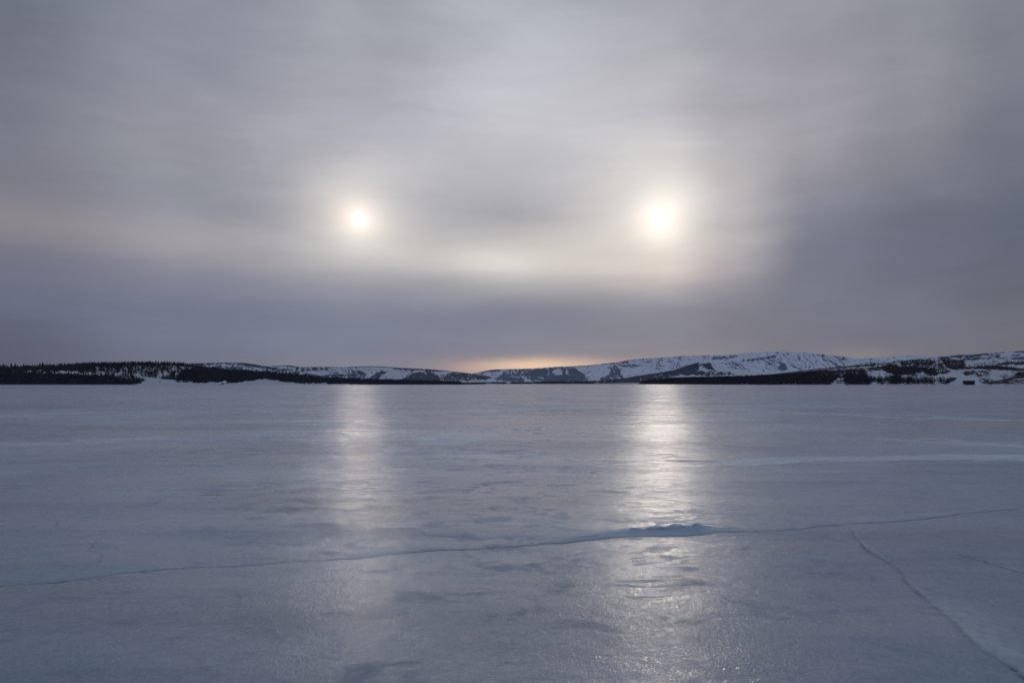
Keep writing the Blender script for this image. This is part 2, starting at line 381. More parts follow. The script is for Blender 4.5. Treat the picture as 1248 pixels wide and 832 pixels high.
# snow drifted into long pale patches and lines, outlined on the ice itself
PYg = HY + CAM_H * F / np.maximum(GY, 1.0)
front = GY > 1.0; wx = PX + (fbm(GX * .5, GY * .5, 70) - .5) * 26; wy = PYg + (fbm(GX * .35, GY * .35, 71) - .5) * 5
drift = np.zeros_like(GX)
for poly, a in (([(838,567),(900,560),(965,558),(1060,558),(1120,556),(1180,552),(1270,553),(1400,549),(1400,556),(1270,559),(1100,561),(980,564),(890,569)], 1.0),
                ([(500,534),(545,526),(600,527),(606,531),(570,541),(512,541)], .8), ([(470,546),(560,550),(640,557),(620,560),(540,556),(470,549)], .7),
                ([(800,494),(900,498),(1060,506),(1250,513),(1400,518),(1400,520),(1200,513.5),(1000,505.5),(850,498.5)], .8), ([(1060,531),(1248,541),(1400,548),(1400,551),(1200,541),(1060,534.5)], .7),
                ([(-150,541),(60,538),(200,532),(200,534),(60,541.5),(-150,545)], .6), ([(-100,505),(200,501),(420,497),(420,499),(200,504),(-100,508)], .5),
                ([(640,556),(700,558),(705,562),(650,561)], .4), ([(360,536),(420,531),(470,535),(430,541)], .4)):
    ins = inpoly(np.where(front, wx, -1e6), wy, poly) * a; drift = np.maximum(drift, ins)
cd = lake.data.color_attributes.new('drift', 'FLOAT_COLOR', 'POINT')
cd.data.foreach_set('color', np.stack([drift, drift, drift, drift * 0 + 1], -1).astype(np.float32).ravel())
tag(lake, 'grey blue frozen lake of wind polished ice crossed by cracks', 'ice', kind='structure')

# broken chunks standing on the crest of the ridge
chm, nt, p = material('ridge_ice')
n_, _ = nt.noise(nt.new('ShaderNodeTexCoord').outputs['Object'], 30, 4, .6)
nt.link(nt.mix(n_, rgb((.30, .39, .53)), rgb((.52, .60, .72))), p.inputs['Base Color']); p.inputs['Roughness'].default_value = .45
def chunk(px, pyy, wpx, hpx, seed):
    r = random.Random(seed); x, y = ground(px, pyy); sc_ = y / F
    W, H = wpx * sc_, hpx * sc_; n = 11; vs = []; fs = []
    ring = [(math.cos(2 * math.pi * k / n) * r.uniform(.38, .55), math.sin(2 * math.pi * k / n) * r.uniform(.38, .55)) for k in range(n)]
    for lv, (s, z) in enumerate(((1.0, 0), (.93, .45), (.62, .8))):
        for (a, b_) in ring: vs.append((a * W * s * r.uniform(.9, 1.1), b_ * W * .6 * s, H * z * r.uniform(.85, 1.2) if lv else -.02))
    vs.append((W * r.uniform(-.2, .2), 0, H)); t = len(vs) - 1
    for lv in range(2):
        for k in range(n): fs.append((lv * n + k, lv * n + (k + 1) % n, (lv + 1) * n + (k + 1) % n, (lv + 1) * n + k))
    for k in range(n): fs.append((2 * n + k, 2 * n + (k + 1) % n, t))
    o = mesh_obj('ice_chunk', np.array(vs), fs, chm); o.location = (x, y, .022); o.rotation_euler = (0, 0, r.uniform(-.3, .3)); return o
for (cpx, cpy, wp, hp, lab) in (
    (799, 652, 19, 3.2, 'low blue ice chunk at the left end of the ridge crest'),
    (813, 652, 13, 3, 'small pointed ice chunk on the ridge crest in the right sun path'),
    (824, 651, 21, 4.6, 'tallest dark blue ice chunk on the ridge crest in the sun path'),
    (836, 651, 14, 2.8, 'flat ice chunk right of the tallest one on the ridge crest')):
    tag(chunk(cpx, cpy - 6.5, wp, hp, cpx), lab, 'ice chunk', 'broken ice chunks on the pressure ridge crest')

# ------------------------------------------------------------------ hills
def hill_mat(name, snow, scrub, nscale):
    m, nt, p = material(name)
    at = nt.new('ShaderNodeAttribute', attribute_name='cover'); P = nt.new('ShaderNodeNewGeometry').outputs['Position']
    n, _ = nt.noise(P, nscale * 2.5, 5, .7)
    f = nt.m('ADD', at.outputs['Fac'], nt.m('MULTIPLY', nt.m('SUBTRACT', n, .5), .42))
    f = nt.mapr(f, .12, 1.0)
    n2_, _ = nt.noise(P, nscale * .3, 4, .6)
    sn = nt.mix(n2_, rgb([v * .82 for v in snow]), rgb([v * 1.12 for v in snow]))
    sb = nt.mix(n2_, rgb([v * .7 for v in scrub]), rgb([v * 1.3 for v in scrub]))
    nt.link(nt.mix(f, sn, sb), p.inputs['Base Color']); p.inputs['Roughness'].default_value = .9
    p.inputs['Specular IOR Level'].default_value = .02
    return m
XL = None
def make_hill(name, prof, d0, d1, mat, masks, label, relief=.06, back=1.0, shape=1.0, seed=0, step=.8, nrow=70, bumps=0.0):
    prof = np.array(prof, float)
    pxs = np.arange(prof[0, 0], prof[-1, 0], step)
    Hpx = HY - np.interp(pxs, prof[:, 0], prof[:, 1])
    k = np.ones(5) / 5; Hs = np.convolve(np.pad(Hpx, 2, 'edge'), k, 'valid')
    Hs = Hs + (fbm(pxs * .18, pxs * 0, seed, 3) - .5) * bumps
    Hridge = CAM_H + Hs * d1 / F
    Hridge = np.where(Hs < .2, np.maximum(Hridge * 0 - 2, -2), Hridge)
    Xr = (pxs - CX) * d1 / F
    t = np.r_[np.linspace(0, 1, nrow), 1 + np.linspace(.04, 1, 12)]
    Yd = d0 + (d1 - d0) * t
    tt, XX = np.meshgrid(t, Xr, indexing='ij'); YY = d0 + (d1 - d0) * tt
    Hh = Hridge[None, :].repeat(len(t), 0)
    base = np.where(tt <= 1, np.clip(tt, 0, 1) ** shape, 1 - .5 * back * (tt - 1) ** 1.5)
    nz = fbm(XX / (d1 - d0) * 3.1, YY / (d1 - d0) * 3.1, seed + 5, 5) - .5
    env = np.clip(np.sin(np.pi * np.clip(tt, 0, 1)), 0, 1)
    ZZ = -.6 + (Hh + .6) * base + nz * relief * 2 * env * np.abs(Hh)
    o = mesh_obj(name, np.stack([XX, YY, ZZ], -1).reshape(-1, 3), grid_faces(*XX.shape), mat, smooth=True)
    qx = CX + F * XX / YY; qy = HY - F * (ZZ - CAM_H) / YY
    ridge_y = HY - np.interp(qx, pxs, Hs)
    cov = cover(qx, qy, masks, seed, np.where(tt > 1, 0, HY - qy) * 0 + (qy - (HY - Hs[None, :])))
    cov = np.where(tt > 1.0, np.interp(0, [0], [0]) + cov[nrow - 1][None, :], cov)
    ca = o.data.color_attributes.new('cover', 'FLOAT_COLOR', 'POINT')
    ca.data.foreach_set('color', np.stack([cov, cov, cov, np.ones_like(cov)], -1).astype(np.float32).ravel())
    tag(o, label, 'hill', kind='structure')
    return dict(o=o, X=XX, Y=YY, Z=ZZ, qx=qx, qy=qy, cov=cov, t=tt)

def cover(qx, qy, masks, seed, depth):
    """share of dark scrub / forest on snow, from patches given in the photo's own map of the slope"""
    jx = (fbm(qx * .35, qy * .35, seed + 40, 3) - .5) * 3.0; jy = (fbm(qx * .35, qy * .35, seed + 50, 3) - .5) * 1.8
    qw = qx; qx = qx + (fbm(qx * .06, qy * .08, seed + 80, 3) - .5) * 12; qy0 = qy; qy = qy + (fbm(qw * .13, qy * .2, seed + 81, 2) - .5) * 5
    c = np.zeros(qx.shape)
    for mk in masks:
        kind, dens = mk[0], mk[1]
        if kind == 'i': n = fbm(qx * .45, qy * .8, seed + 60, 3)
        elif kind == 'h': n = fbm(qx * .09, qy * .9, seed + 61, 4)
        elif kind == 'v': n = fbm(qx * .9, qy * .16, seed + 62, 3)
        elif kind == 'd': n = fbm((qx - qy * 1.2) * .30, (qy + qx * .25) * .09, seed + 63, 4)
        elif kind == 'D': n = fbm((qx - qy * 1.15) * .85, (qy + qx * .25) * .13, seed + 64, 3)
        v = sstep(-.16, .16, dens - n)
        if mk[2] == 'ridge':
            lo, hi = mk[3]; th = mk[4]
            v = v * (qw > lo) * (qw < hi) * (depth < th)
        elif mk[2] == 'all': pass
        elif mk[2] == 'clear':
            c = np.where(inpoly(qw + jx, qy0 + jy, mk[3]), c * (1 - v), c); continue
        else:
            v = v * inpoly(qw + jx, qy0 + jy, mk[2])
        c = np.maximum(c, v)
    return c

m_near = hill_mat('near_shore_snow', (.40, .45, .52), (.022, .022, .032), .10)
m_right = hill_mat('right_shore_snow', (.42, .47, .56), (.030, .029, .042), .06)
m_mid = hill_mat('mid_hill_snow', (.46, .52, .63), (.060, .074, .12), .02)  # scrub tone paled and blued, distance haze put into the colour
m_far = hill_mat('far_mountain_snow', (.50, .57, .70), (.10, .13, .20), .012)  # paler still: aerial haze painted into the scrub colour

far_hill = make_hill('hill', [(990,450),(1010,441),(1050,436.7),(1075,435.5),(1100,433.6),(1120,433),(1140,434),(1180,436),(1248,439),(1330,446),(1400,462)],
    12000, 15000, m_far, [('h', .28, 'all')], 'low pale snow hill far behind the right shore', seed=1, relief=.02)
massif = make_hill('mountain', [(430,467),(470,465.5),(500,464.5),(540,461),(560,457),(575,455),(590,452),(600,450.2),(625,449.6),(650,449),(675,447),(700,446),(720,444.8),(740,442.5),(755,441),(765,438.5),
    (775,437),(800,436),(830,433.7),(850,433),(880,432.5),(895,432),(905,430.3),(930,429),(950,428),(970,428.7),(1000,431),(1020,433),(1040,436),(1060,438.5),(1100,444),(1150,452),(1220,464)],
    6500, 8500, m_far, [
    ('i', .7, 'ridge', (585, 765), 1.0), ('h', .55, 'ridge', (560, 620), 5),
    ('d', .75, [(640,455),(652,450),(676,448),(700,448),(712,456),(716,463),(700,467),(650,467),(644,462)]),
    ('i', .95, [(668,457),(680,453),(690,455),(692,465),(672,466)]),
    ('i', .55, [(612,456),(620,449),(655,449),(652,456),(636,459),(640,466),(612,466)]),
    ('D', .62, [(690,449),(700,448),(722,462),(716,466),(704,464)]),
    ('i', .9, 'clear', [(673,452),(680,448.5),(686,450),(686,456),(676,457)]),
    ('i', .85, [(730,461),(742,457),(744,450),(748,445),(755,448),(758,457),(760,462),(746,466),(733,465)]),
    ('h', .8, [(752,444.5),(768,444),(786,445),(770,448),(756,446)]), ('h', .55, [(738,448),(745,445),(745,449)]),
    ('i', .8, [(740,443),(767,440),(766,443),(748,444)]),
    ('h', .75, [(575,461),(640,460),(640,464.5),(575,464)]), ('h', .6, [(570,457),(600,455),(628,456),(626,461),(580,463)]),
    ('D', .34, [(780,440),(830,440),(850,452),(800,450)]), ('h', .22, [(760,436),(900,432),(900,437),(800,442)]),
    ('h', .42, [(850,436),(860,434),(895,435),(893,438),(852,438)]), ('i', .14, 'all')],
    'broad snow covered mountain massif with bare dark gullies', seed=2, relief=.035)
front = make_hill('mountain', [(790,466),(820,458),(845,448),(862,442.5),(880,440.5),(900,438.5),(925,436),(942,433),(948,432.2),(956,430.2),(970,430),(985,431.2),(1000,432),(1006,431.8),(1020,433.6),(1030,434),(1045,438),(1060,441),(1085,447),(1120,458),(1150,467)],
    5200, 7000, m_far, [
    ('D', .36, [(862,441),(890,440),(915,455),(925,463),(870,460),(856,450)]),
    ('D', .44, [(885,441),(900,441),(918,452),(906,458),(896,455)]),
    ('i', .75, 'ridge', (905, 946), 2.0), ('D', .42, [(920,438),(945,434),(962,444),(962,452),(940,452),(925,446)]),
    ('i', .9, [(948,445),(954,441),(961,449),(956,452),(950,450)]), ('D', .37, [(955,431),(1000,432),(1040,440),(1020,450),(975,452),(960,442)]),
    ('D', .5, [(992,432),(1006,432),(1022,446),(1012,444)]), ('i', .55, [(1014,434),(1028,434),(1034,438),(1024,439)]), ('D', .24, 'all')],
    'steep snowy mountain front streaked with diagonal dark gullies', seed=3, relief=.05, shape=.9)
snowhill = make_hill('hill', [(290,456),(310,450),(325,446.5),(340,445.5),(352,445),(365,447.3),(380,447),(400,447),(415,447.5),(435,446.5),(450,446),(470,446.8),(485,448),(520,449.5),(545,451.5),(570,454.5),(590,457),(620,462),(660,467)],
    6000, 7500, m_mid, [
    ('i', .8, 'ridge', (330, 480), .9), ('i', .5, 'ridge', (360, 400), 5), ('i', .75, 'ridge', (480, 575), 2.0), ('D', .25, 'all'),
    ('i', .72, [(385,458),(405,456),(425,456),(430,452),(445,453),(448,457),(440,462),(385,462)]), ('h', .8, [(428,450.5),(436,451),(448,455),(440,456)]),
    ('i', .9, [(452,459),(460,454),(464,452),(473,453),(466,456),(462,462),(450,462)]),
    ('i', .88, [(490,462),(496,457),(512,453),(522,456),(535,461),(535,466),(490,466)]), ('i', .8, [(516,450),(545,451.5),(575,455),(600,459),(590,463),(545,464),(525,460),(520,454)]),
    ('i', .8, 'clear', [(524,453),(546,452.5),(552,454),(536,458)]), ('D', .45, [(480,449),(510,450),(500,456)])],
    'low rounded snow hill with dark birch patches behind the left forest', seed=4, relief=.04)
lefthill = make_hill('hill', [(150,452),(200,447),(240,442.4),(262,442),(283,441.5),(300,442.2),(312,444.3),(325,446),(335,447.5),(345,449),(365,453),(390,460),(420,467)],
    3400, 4200, m_mid, [('h', .62, 'ridge', (200, 400), 2.2), ('i', .50, 'all'), ('h', .85, [(290,441),(312,444),(340,449),(330,450),(300,445)]), ('i', .8, [(200,448),(290,447),(310,451),(300,458),(200,458)])],
    'snow speckled hill rising behind the left forest', seed=5, relief=.05)
spur = make_hill('hill', [(540,467.3),(575,466.6),(640,466),(700,465),(740,463.5),(760,461.3),(780,457.6),(800,454.6),(825,450.5),(838,447.2),(846,443),(853,441),(862,441),(868,444),(880,447),(900,450),(930,456),(960,464),(990,467.3)],
    4200, 5200, m_mid, [
    ('i', .93, 'ridge', (640, 765), 3.0), ('i', .95, 'ridge', (765, 852), 4.8), ('i', .92, [(840,441),(851,441),(855,445),(846,448),(832,450),(822,452)]),
    ('i', .9, [(853,444),(865,441),(868,446),(872,452),(860,449)]), ('h', .85, [(808,456),(818,450.5),(846,450),(862,454),(858,457),(828,457)]),
    ('i', .6, [(850,453),(885,452),(900,457),(860,458)]), ('i', .6, [(731,463),(760,464),(764,468),(730,468)]),
    ('h', .7, [(560,465),(640,464.5),(640,468),(560,468)]), ('i', .92, [(644,466),(668,465),(670,468),(644,468)]), ('i', .95, [(702,465),(722,465),(722,468),(702,468)])],
    'low spur with a dark birch crest running down to the lake', seed=6, relief=.03, bumps=.5)
upland = make_hill('hill', [(1060,449),(1090,443),(1110,438.8),(1130,436),(1145,434.7),(1157,433.8),(1171,432.2),(1180,432.5),(1194,431.2),(1204,430.2),(1228,428.7),(1248,427.4),(1300,425),(1380,427),(1450,434),(1540,446)],
    3000, 4200, m_mid, [('h', .36, 'all'), ('h', .75, 'ridge', (1140, 1500), .8), ('h', .8, [(1160,433),(1190,431),(1200,434),(1165,435)]), ('h', .66, [(1100,437),(1150,434),(1248,436),(1400,436),(1400,441),(1100,441)])],
    'gently rising snow upland with scrub lines above the right shore', seed=7, relief=.05)

right_masks = [
    ('i', 1.2, [(778,470),(786,464),(800,458),(870,455),(940,453),(970,450),(1000,446),(1040,442),(1056,440),(1090,438),(1130,435),(1205,434),(1205,436.5),(1150,438),(1110,438.7),(1090,441),(1070,444.5),(1055,446.5),(1030,448),(1005,452),(975,458),(930,460),(900,464),(880,470)]),
    ('i', .80, [(880,470),(905,463),(930,459),(970,456),(1000,452),(1055,449),(1058,462),(1022,460),(1012,470)]),
    ('i', 1.1, [(1030,470),(1030,460),(1036,454),(1046,455),(1060,460),(1068,464),(1056,470)]),
    ('i', .8, [(1056,449),(1066,447),(1076,446),(1080,450),(1060,452)]),
    ('i', 1.1, [(1072,450),(1082,443),(1100,446),(1115,447),(1130,448),(1134,452),(1120,453),(1108,457),(1090,457)]),
    ('i', .52, [(1090,440),(1140,437),(1152,448),(1140,452),(1100,446)]), ('i', .8, [(1095,441.5),(1140,441),(1142,443),(1096,443.5)]),
    ('i', 1.1, [(1124,450),(1140,449),(1142,455),(1133,458),(1126,454)]), ('h', .9, [(1134,455),(1158,451.5),(1160,453),(1138,458)]),
    ('v', .85, [(1148,437),(1174,436),(1176,449),(1158,450),(1148,444)]), ('v', .95, [(1170,436),(1176,436),(1176,448),(1170,448)]),
    ('h', .95, [(1150,447.5),(1200,446),(1215,445),(1248,449),(1400,450),(1400,452.5),(1240,452),(1200,449.5),(1160,450)]),
    ('h', .85, [(1205,444.5),(1225,441.5),(1400,440),(1400,445),(1225,444.5)]),
    ('h', .9, [(1165,437),(1207,435.5),(1207,438),(1170,439)]),
    ('D', .50, [(1184,452),(1208,450),(1205,460),(1196,463),(1186,458)]), ('i', .85, [(1172,453),(1184,452),(1188,458),(1176,457)]),
    ('h', .75, [(1186,467),(1215,464),(1232,459),(1240,453),(1260,452),(1260,458),(1236,462),(1225,467)]), ('i', .6, [(1190,462),(1400,462),(1400,468),(1190,468)]),
    ('i', 1.0, [(1151,468),(1153,461),(1160,460),(1176,462.5),(1172,465),(1160,465),(1159,468)]),
    ('i', 1.0, [(1086,468),(1087,458),(1096,457),(1099,462),(1098,468)]), ('i', 1.0, [(1104,468),(1105,459),(1110,458.5),(1113,466)]),
    ('i', .6, [(1068,462),(1250,463.5),(1250,468),(1068,468)]), ('i', .55, [(1108,452),(1124,453),(1118,459),(1108,458)]), ('h', .2, 'all'), ('i', 1.3, 'clear', [(1161,464),(1172,459),(1190,458.5),(1197,469),(1161,469)])]
right = make_hill('hill', [(772,467.6),(780,467),(790,464.5),(803,462.6),(840,461.6),(870,461),(900,460),(940,458.5),(970,456.5),(1000,452),(1020,449.5),(1040,447.2),(1056,444.2),(1068,443.4),(1090,441.8),(1110,440.2),(1130,439.4),(1150,438.5),
    (1180,438.5),(1206,438),(1248,438),(1350,436),(1450,438),(1560,450)],
    1250, 2500, m_right, right_masks, 'right lake shore of snowfields and dark birch woods', seed=8, relief=.03, shape=.85, step=.5, nrow=150)
left_masks = [
    ('i', 1.3, [(-400,470),(-400,430),(110,430),(250,430),(262,444),(330,448),(360,453),(400,458),(480,461),(560,465),(640,470),(520,470),(440,468.5),(380,466),(350,465.6),(340,463),(322,461.5),(306,463.4),(288,466.5),(262,465.5),(240,466.5),(225,463),(196,462),(180,463),(160,470)]),
    ('v', .42, 'clear', [(108,446.6),(130,445.6),(160,445.2),(200,445),(228,446.5),(240,448),(222,452),(214,461),(190,463),(150,461),(120,456),(108,450)]),
    ('h', .62, 'clear', [(12,452.2),(40,451.8),(75,451.5),(110,453),(150,454.5),(150,457),(120,457),(75,455.5),(40,454.2)]),
    ('i', 1.2, 'clear', [(160,456),(176,455),(172,458),(180,460),(196,461),(197,468),(184,468),(176,463),(168,461)]),
    ('i', .9, 'clear', [(196,464),(225,463),(240,466),(240,468),(180,468)]),
    ('v', .5, [(340,464),(375,464),(440,466),(440,468),(340,468)]), ('v', .45, [(215,462),(242,463),(242,468),(215,467)])]
left = make_hill('hill', [(-420,446),(-300,443),(-180,446),(-60,447),(0,446.5),(10,447.5),(36,449),(50,446.5),(80,445),(110,443.6),(130,443.4),(160,442.8),(185,442.4),(210,443.2),(230,444.8),(240,446.2),(255,449),(275,451.5),(300,453),(320,454),(340,455.2),(355,456.8),(370,458),
    (385,461),(400,462),(430,463.2),(480,464.6),(520,466),(560,467),(600,467.3),(640,467.8)],
    1450, 2000, m_near, left_masks, 'long low wooded hill along the left lake shore', seed=9, relief=.03, shape=.75, step=.5, nrow=130)

# low snow apron and mound where the left shore meets the ice
def mound(name, pxc, halfw, hpx, dist, mat, label, seed, depth=60):
    nx, ny = 60, 24; u = np.linspace(-1, 1, nx); v = np.linspace(-1, 1, ny); U, V = np.meshgrid(u, v)
    sc_ = dist / F; Xw = (pxc - CX) * sc_ + U * halfw * sc_; Yw = dist + V * depth
    H = hpx * sc_ * np.clip(1 - U ** 2, 0, 1) ** .8 * np.clip(1 - V ** 2, 0, 1) * (.8 + .4 * fbm(U * 4, V * 3, seed)) - .3
    o = mesh_obj(name, np.stack([Xw, Yw, H], -1).reshape(-1, 3), grid_faces(ny, nx), mat, smooth=True)
    cv = np.zeros((ny, nx)); ca = o.data.color_attributes.new('cover', 'FLOAT_COLOR', 'POINT')
    ca.data.foreach_set('color', np.stack([cv, cv, cv, cv + 1], -1).astype(np.float32).ravel())
    return tag(o, label, 'snowbank', kind='structure')
mound('snow_bank', 322, 44, 4.2, 1420, m_near, 'smooth snow bank below the left forest edge', 1)
mound('snow_bank', 212, 40, 2.6, 1430, m_near, 'low snow bank at the shore right of the clearing', 2)
mound('snow_bank', 425, 14, 2.0, 1900, m_near, 'small pale snow bank among the distant shore trees', 3)
mound('snow_bank', 1165, 9, 4.0, 1235, m_right, 'snow bank left of the dark boathouse', 4, 14)

# ------------------------------------------------------------------ trees
def conifer(seed):
    r = random.Random(seed); vs = []; fs = []
    for k in range(3):
        a = 2 * math.pi * k / 3; vs.append((math.cos(a) * .018, math.sin(a) * .018, 0))
    vs.append((0, 0, .97)); fs += [(0, 1, 3), (1, 2, 3), (2, 0, 3)]
    tiers = 5; z0 = r.uniform(.06, .16); wid = r.uniform(.15, .23)
    for t in range(tiers):
        f0 = t / tiers; zb = z0 + (1 - z0) * f0 * .93; zt = min(1.0, zb + (1 - z0) / tiers * 1.9)
        R = wid * (1 - f0) ** .85 * r.uniform(.85, 1.12) + .02; n = 7; b0 = len(vs); ph = r.uniform(0, 6)
        for k in range(n * 2):
            a = ph + math.pi * k / n; rr = R * (r.uniform(.8, 1.2) if k % 2 == 0 else r.uniform(.35, .55))
            vs.append((rr * math.cos(a), rr * math.sin(a), zb + (0 if k % 2 == 0 else .04) + r.uniform(-.015, .015)))
        vs.append((0, 0, zt)); ap = len(vs) - 1
        for k in range(n * 2): fs.append((b0 + k, b0 + (k + 1) % (2 * n), ap))
    return np.array(vs), np.array(fs)
def birch(seed, wide=.30, twigs=34):
    """bare winter birch: tapering stem, limbs and a haze of twigs as slim blades"""
    r = random.Random(seed); vs = []; fs = []
    def blade(a, b, w0, ax):
        k = len(vs); o = (w0, 0, 0) if ax == 0 else (0, w0, 0)
        vs.extend([(a[0] - o[0], a[1] - o[1], a[2]), (a[0] + o[0], a[1] + o[1], a[2]), b]); fs.append((k, k + 1, k + 2))
    for ax in (0, 1): blade((0, 0, 0), (r.uniform(-.03, .03), 0, .95), .018, ax)
    for k in range(twigs):
        z = r.uniform(.22, .85); a = r.uniform(0, 6.28); L = wide * r.uniform(.5, 1) * (1.15 - abs(z - .5))
        e = (math.cos(a) * L, math.sin(a) * L, min(1.02, z + L * r.uniform(.4, 1.3)))
        blade((0, 0, z), e, .016, k % 2)
        m_ = tuple(.6 * c for c in e[:2]) + (z + (e[2] - z) * .6,)
        blade(m_, (m_[0] + r.uniform(-.1, .1), m_[1] + r.uniform(-.1, .1), m_[2] + r.uniform(.02, .14)), .014, (k + 1) % 2)
    return np.array(vs), np.array(fs)
def bush(seed):
    r = random.Random(seed); vs = []; fs = []
    for k in range(46):
        a = r.uniform(0, 6.28); R = r.uniform(0, .5); z = r.uniform(0, .2)
        x, y = R * math.cos(a) * .5, R * math.sin(a) * .5; q = len(vs)
        ex, ey, ez = R * math.cos(a) * 1.2, R * math.sin(a) * 1.2, z + (1 - R) * r.uniform(.4, .9)
        w_ = r.uniform(.04, .09)
        vs.extend([(x - w_, y, z), (x + w_, y + w_, z), (ex, ey, ez)]); fs.append((q, q + 1, q + 2))
    return np.array(vs), np.array(fs)

def leaf_mat(name, c1, c2, sc_=.15):
    m, nt, p = material(name); P = nt.new('ShaderNodeNewGeometry').outputs['Position']
    n, _ = nt.noise(P, sc_, 4, .7)
    nt.link(nt.mix(nt.mapr(n, .3, .7), rgb(c1), rgb(c2)), p.inputs['Base Color']); p.inputs['Roughness'].default_value = .9
    p.inputs['Specular IOR Level'].default_value = .1; return m
m_spruce = leaf_mat('spruce_needles', (.022, .031, .044), (.050, .060, .078))  # needle colour lightened and blued to carry distance haze
m_birch = leaf_mat('birch_twigs', (.045, .040, .048), (.10, .088, .10))
m_bare = leaf_mat('dark_birch_wood', (.026, .028, .042), (.056, .056, .074))  # haze painted in: wood tone raised towards blue

def forest(name, hill, density_fn, n, templates, hrange, mat, label, seed, jitter=1.0):
    r = np.random.default_rng(seed)
    q = hill
    pw = density_fn(q['qx'], q['qy'], q['cov']) * (q['t'] <= 1.06)
    pw = pw.ravel().astype(float); 
    if pw.sum() == 0: return
    # even out: rows are uniform in depth, so weight by the picture area each cell covers
    idx = r.choice(len(pw), n, p=pw / pw.sum())
    X = q['X'].ravel()[idx] + r.normal(0, 1, n) * jitter; Y_ = q['Y'].ravel()[idx] + r.uniform(-3, 3, n); Z_ = q['Z'].ravel()[idx]
    H = r.uniform(*hrange, n) * (.8 + .4 * r.random(n)); rot = r.uniform(0, 6.28, n); wd = r.uniform(.8, 1.25, n)
    tid = r.integers(0, len(templates), n); V = []; Fc = []; off = 0
    for k, (tv, tf) in enumerate(templates):
        s = np.where(tid == k)[0]
        if not len(s): continue
        c, sn = np.cos(rot[s])[:, None], np.sin(rot[s])[:, None]
        h = H[s][:, None]; ww = wd[s][:, None]
        vx = (tv[None, :, 0] * c - tv[None, :, 1] * sn) * h * ww + X[s][:, None]
        vy = (tv[None, :, 0] * sn + tv[None, :, 1] * c) * h * ww + Y_[s][:, None]
        vz = tv[None, :, 2] * h + Z_[s][:, None] - .2
        V.append(np.stack([vx, vy, vz], -1).reshape(-1, 3))
        Fc.append((tf[None] + (np.arange(len(s)) * len(tv))[:, None, None]).reshape(-1, 3) + off); off += len(s) * len(tv)
    o = mesh_obj(name, np.concatenate(V), np.concatenate(Fc), mat)
    return tag(o, label, 'forest', kind='stuff')

con = [conifer(k) for k in range(6)]; bir = [birch(k) for k in range(5)]; bus = [bush(k) for k in range(4)]
lowband = lambda x, y, c, a, b: (x > a) & (x < b)
forest('spruce_forest', left, lambda x, y, c: (c > .6) * (x < 275) * (x > -420), 7500, con, (4.2, 7.6), m_spruce, 'dense dark spruce forest covering the left hill', 1, 2)
forest('spruce_forest', left, lambda x, y, c: (c > .6) * (x >= 270) * (x < 560), 4600, con, (4.5, 7.6), m_spruce, 'dark spruce forest tapering along the shore below the snow hills', 2, 2)
forest('birch_wood', left, lambda x, y, c: (c > .15) * (((y > 457) & (x < 178)) | ((x > 105) & (x < 240) & (y > 443.5))), 3400, bir, (5, 8.0), m_bare, 'bare grey birch wood along the foot of the left hill', 3, 2)
forest('birch_wood', left, lambda x, y, c: (c > .5) * (x < 560) * (x > -420), 2600, bir, (4.5, 7.4), m_birch, 'grey brown birches mixed among the spruces of the left hill', 14, 3)
forest('birch_wood', left, lambda x, y, c: ((y > 464) & (x > 215) & (x < 460) & (c > .1)), 350, bir, (3.5, 6.0), m_birch, 'pale bare birches fringing the left shore', 4, 2)
forest('birch_wood', right, lambda x, y, c: (c > .6) * (x < 1000), 6500, bir[:3] + con[:2], (5.5, 8.5), m_bare, 'dense dark wood on the low point of the right shore', 5, 3)
forest('birch_wood', right, lambda x, y, c: (c > .6) * (x >= 1000) * (x < 1150), 3600, bir, (5, 8.0), m_bare, 'dark birch wood climbing the right hill', 6, 3)
forest('birch_wood', right, lambda x, y, c: (c > .55) * (x >= 1150) * (y < 458), 1500, bir, (4, 7.0), m_bare, 'scattered birch rows between the right snowfields', 7, 3)
forest('scrub', right, lambda x, y, c: (c > .2) * (x > 900) * (c < .8), 1500, bus, (1.0, 2.4), m_bare, 'low scrub dotted over the right shore', 8, 3)
forest('birch_wood', spur, lambda x, y, c: (c > .75), 5000, bir[:3], (5, 8), m_bare, 'distant birch wood on the crest of the spur', 9, 5)

# single trees one can tell apart: skyline of the left hill, shore trees and bushes
def singles(name, template, mat, hill, picks, hr, label, cat, group):
    tv, tf = template; first = None
    for (qx_, qy_, s) in picks:
        d = np.abs(hill['qx'] - qx_) + 2.0 * np.abs(hill['qy'] - qy_) + (hill['t'] > 1.0) * 50
        i = np.unravel_index(np.argmin(d), d.shape)
        if first is None: o = first = mesh_obj(name, tv, tf, mat)
        else: o = first.copy(); C.objects.link(o)
        o.location = (hill['X'][i], hill['Y'][i], hill['Z'][i] - .2)
        h = random.uniform(*hr) * s; o.scale = (h * random.uniform(.85, 1.2),) * 2 + (h,); o.rotation_euler = (0, 0, random.uniform(0, 6.28))
        tag(o, label, cat, group)
def sky_y(hill, x):
    j = np.argmin(np.abs(hill['qx'][-13] - x)); return hill['qy'][:-12, j].min()
def skyl(a, b, n): return [(x + random.uniform(-2.2, 2.2), sky_y(left, x), random.uniform(.6, 1.3)) for x in np.linspace(a, b, n)]
singles('spruce_tree', con[0], m_spruce, left, skyl(0, 52, 24), (7, 11.5), 'tall thin spruce standing out on the skyline at the far left', 'spruce', 'tall thin spruces on the far left skyline')
singles('spruce_tree', con[2], m_spruce, left, skyl(54, 245, 90), (4, 6.6), 'small dark spruce tip on the left hill skyline', 'spruce', 'small spruces along the left hill skyline')
singles('spruce_tree', con[4], m_spruce, left, skyl(248, 400, 56), (5.5, 9), 'dark spruce against the snow hill on the sloping forest edge', 'spruce', 'spruces on the sloping forest edge')
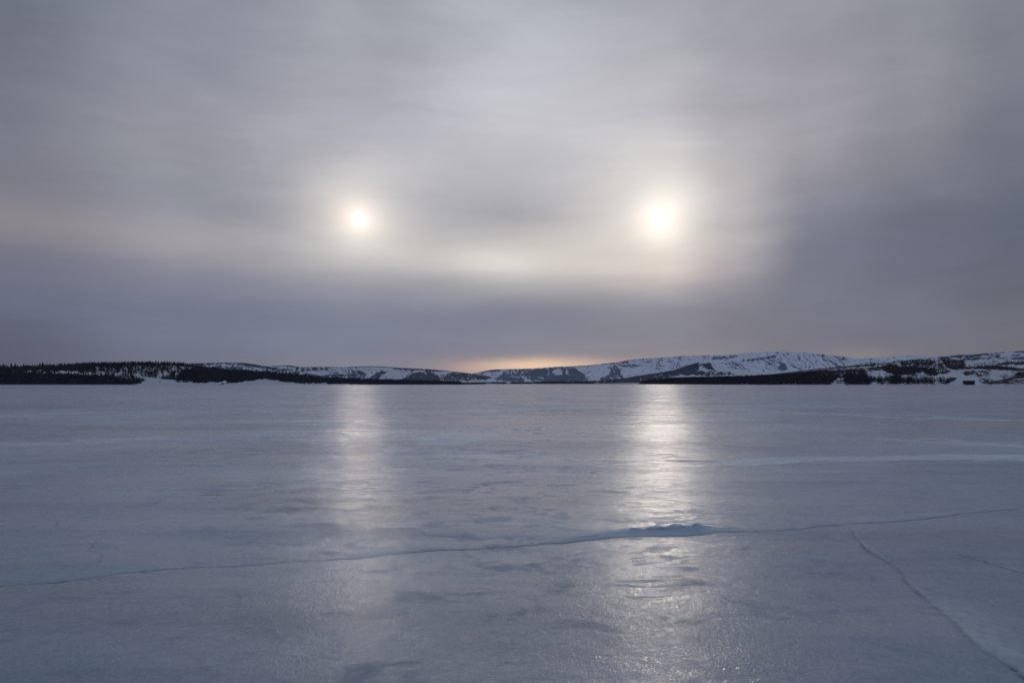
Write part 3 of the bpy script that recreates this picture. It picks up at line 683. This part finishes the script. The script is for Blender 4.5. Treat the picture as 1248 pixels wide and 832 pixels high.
sh = lambda xs, y=466.8: [(x, y, random.uniform(.8, 1.2)) for x in xs]
singles('bare_birch', bir[0], m_birch, left, sh([224, 227, 230, 233, 236, 239, 243, 247, 338, 343, 346, 352, 358]), (5, 7), 'pale bare birch on the snowy left shore', 'birch', 'pale bare birches on the snowy left shore')
singles('spruce_tree', con[1], m_spruce, left, [(195, 466.5, 1)], (5.5, 5.6), 'lone small spruce in front of the left snow clearing', 'spruce', None)
singles('bush', bus[0], m_bare, right, [(x, 466.2, random.uniform(.7, 1.2)) for x in (1115, 1119, 1126, 1129, 1133, 1141, 1146)], (1.5, 2.2), 'low dark bush on the snow between the birch clump and the boathouse', 'bush', 'low bushes on the right shore snow')
singles('birch_clump', bir[1], m_bare, right, [(1070, 466, .7)], (6, 6.2), 'small dark birch at the lake edge below the right snow gully', 'birch', None)
for (x, y, s, lab) in ((1089, 466, 1.5, 'broad dark bush clump left of the small snow gap on the right shore'), (1108, 466, 1.5, 'tall dark bush right of the small snow gap on the right shore'),
                       (1155, 466, 1.1, 'rounded dark bush at the lake edge left of the boathouse'), (1052, 458, 1.0, 'dark bush standing in the snow gully on the right hill')):
    singles('bush', bus[1], m_bare, right, [(x, y, s)], (6.0, 6.2), lab, 'bush', None)

# ------------------------------------------------------------------ boathouse (dark shed by the ice)
wm, nt, p = material('tarred_boards'); oc = nt.new('ShaderNodeTexCoord').outputs['Object']
wv = nt.new('ShaderNodeTexWave'); wv.inputs['Scale'].default_value = 3.0; nt.link(oc, wv.inputs[0])
nt.link(nt.mix(wv.outputs['Fac'], rgb((.008, .008, .010)), rgb((.020, .018, .020))), p.inputs['Base Color']); p.inputs['Roughness'].default_value = .8
rm, nt, p = material('roof_felt'); n_, _ = nt.noise(nt.new('ShaderNodeTexCoord').outputs['Object'], 1, 4)
nt.link(nt.mix(n_, rgb((.012, .013, .018)), rgb((.03, .032, .04))), p.inputs['Base Color']); p.inputs['Roughness'].default_value = .9
def box(x0, x1, y0, y1, z0, z1):
    v = [(x, y, z) for z in (z0, z1) for y in (y0, y1) for x in (x0, x1)]
    return v, [(0, 2, 3, 1), (4, 5, 7, 6), (0, 1, 5, 4), (2, 6, 7, 3), (0, 4, 6, 2), (1, 3, 7, 5)]
hut = bpy.data.objects.new('boathouse', None); C.objects.link(hut)
DH = 1225; hut.location = ((1180.7 - CX) * DH / F, DH, 0)
tag(hut, 'low black wooden boathouse standing alone on the right lake edge', 'boathouse')
v, f = box(-7.6, 7.6, -3, 3, -.3, 5.2)
v += [(-7.6, 0, 6.4), (7.6, 0, 6.4)]; f += [(4, 5, 9, 8), (7, 6, 8, 9), (4, 8, 6), (5, 7, 9)]
mesh_obj('wall', np.array(v), f, wm, hut)
rv = []; rf = []
for s in (-1, 1):
    b0 = len(rv)
    for x in (-8.1, 8.1):
        for (yy, zz) in ((0, 6.62), (s * 3.5, 5.22), (s * 3.5, 5.02), (0, 6.42)): rv.append((x, yy + s * .002, zz))
    rf += [(b0, b0 + 1, b0 + 5, b0 + 4), (b0 + 1, b0 + 2, b0 + 6, b0 + 5), (b0 + 2, b0 + 3, b0 + 7, b0 + 6), (b0, b0 + 3, b0 + 2, b0 + 1), (b0 + 4, b0 + 5, b0 + 6, b0 + 7)]
mesh_obj('roof', np.array(rv), rf, rm, hut)
v, f = box(-2.6, 2.6, -3.10, -3.004, .1, 3.6); mesh_obj('door', np.array(v), f, wm, hut)

# snow laden boulder with a dark hollow on the left shore
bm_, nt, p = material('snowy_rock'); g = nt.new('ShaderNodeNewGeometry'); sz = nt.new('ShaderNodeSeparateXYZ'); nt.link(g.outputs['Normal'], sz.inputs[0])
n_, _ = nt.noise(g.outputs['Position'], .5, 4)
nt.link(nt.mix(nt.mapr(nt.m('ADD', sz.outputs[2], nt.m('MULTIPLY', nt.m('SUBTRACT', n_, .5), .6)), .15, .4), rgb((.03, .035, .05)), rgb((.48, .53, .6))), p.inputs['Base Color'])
p.inputs['Roughness'].default_value = .9
U, V = np.meshgrid(np.linspace(0, 2 * np.pi, 30, endpoint=False), np.linspace(0, np.pi / 2, 12))
rr = 1 + .35 * (fbm(np.cos(U) * 2 + 5, np.sin(U) * 2 + V * 2, 77) - .5)
bv = np.stack([6.2 * rr * np.cos(U) * np.cos(V), 5 * rr * np.sin(U) * np.cos(V), 6.6 * rr * np.sin(V) - .5], -1)
ff = [(i * 30 + j, i * 30 + (j + 1) % 30, (i + 1) * 30 + (j + 1) % 30, (i + 1) * 30 + j) for i in range(11) for j in range(30)]
bo = mesh_obj('boulder', bv.reshape(-1, 3), ff, bm_, smooth=True); bo.location = ((273 - CX) * 1400 / F, 1400, 0)
tag(bo, 'rounded snow capped boulder at the lake edge under the left forest', 'boulder')

# ------------------------------------------------------------------ render settings
sc.render.engine = 'CYCLES'
sc.view_settings.view_transform = 'Standard'; sc.view_settings.look = 'None'; sc.view_settings.exposure = 0; sc.view_settings.gamma = 1
sc.cycles.use_denoising = True; sc.cycles.max_bounces = 4; sc.cycles.diffuse_bounces = 2; sc.cycles.glossy_bounces = 2
sc.cycles.sample_clamp_indirect = 3; sc.cycles.sample_clamp_direct = 90
sc.cycles.use_adaptive_sampling = False
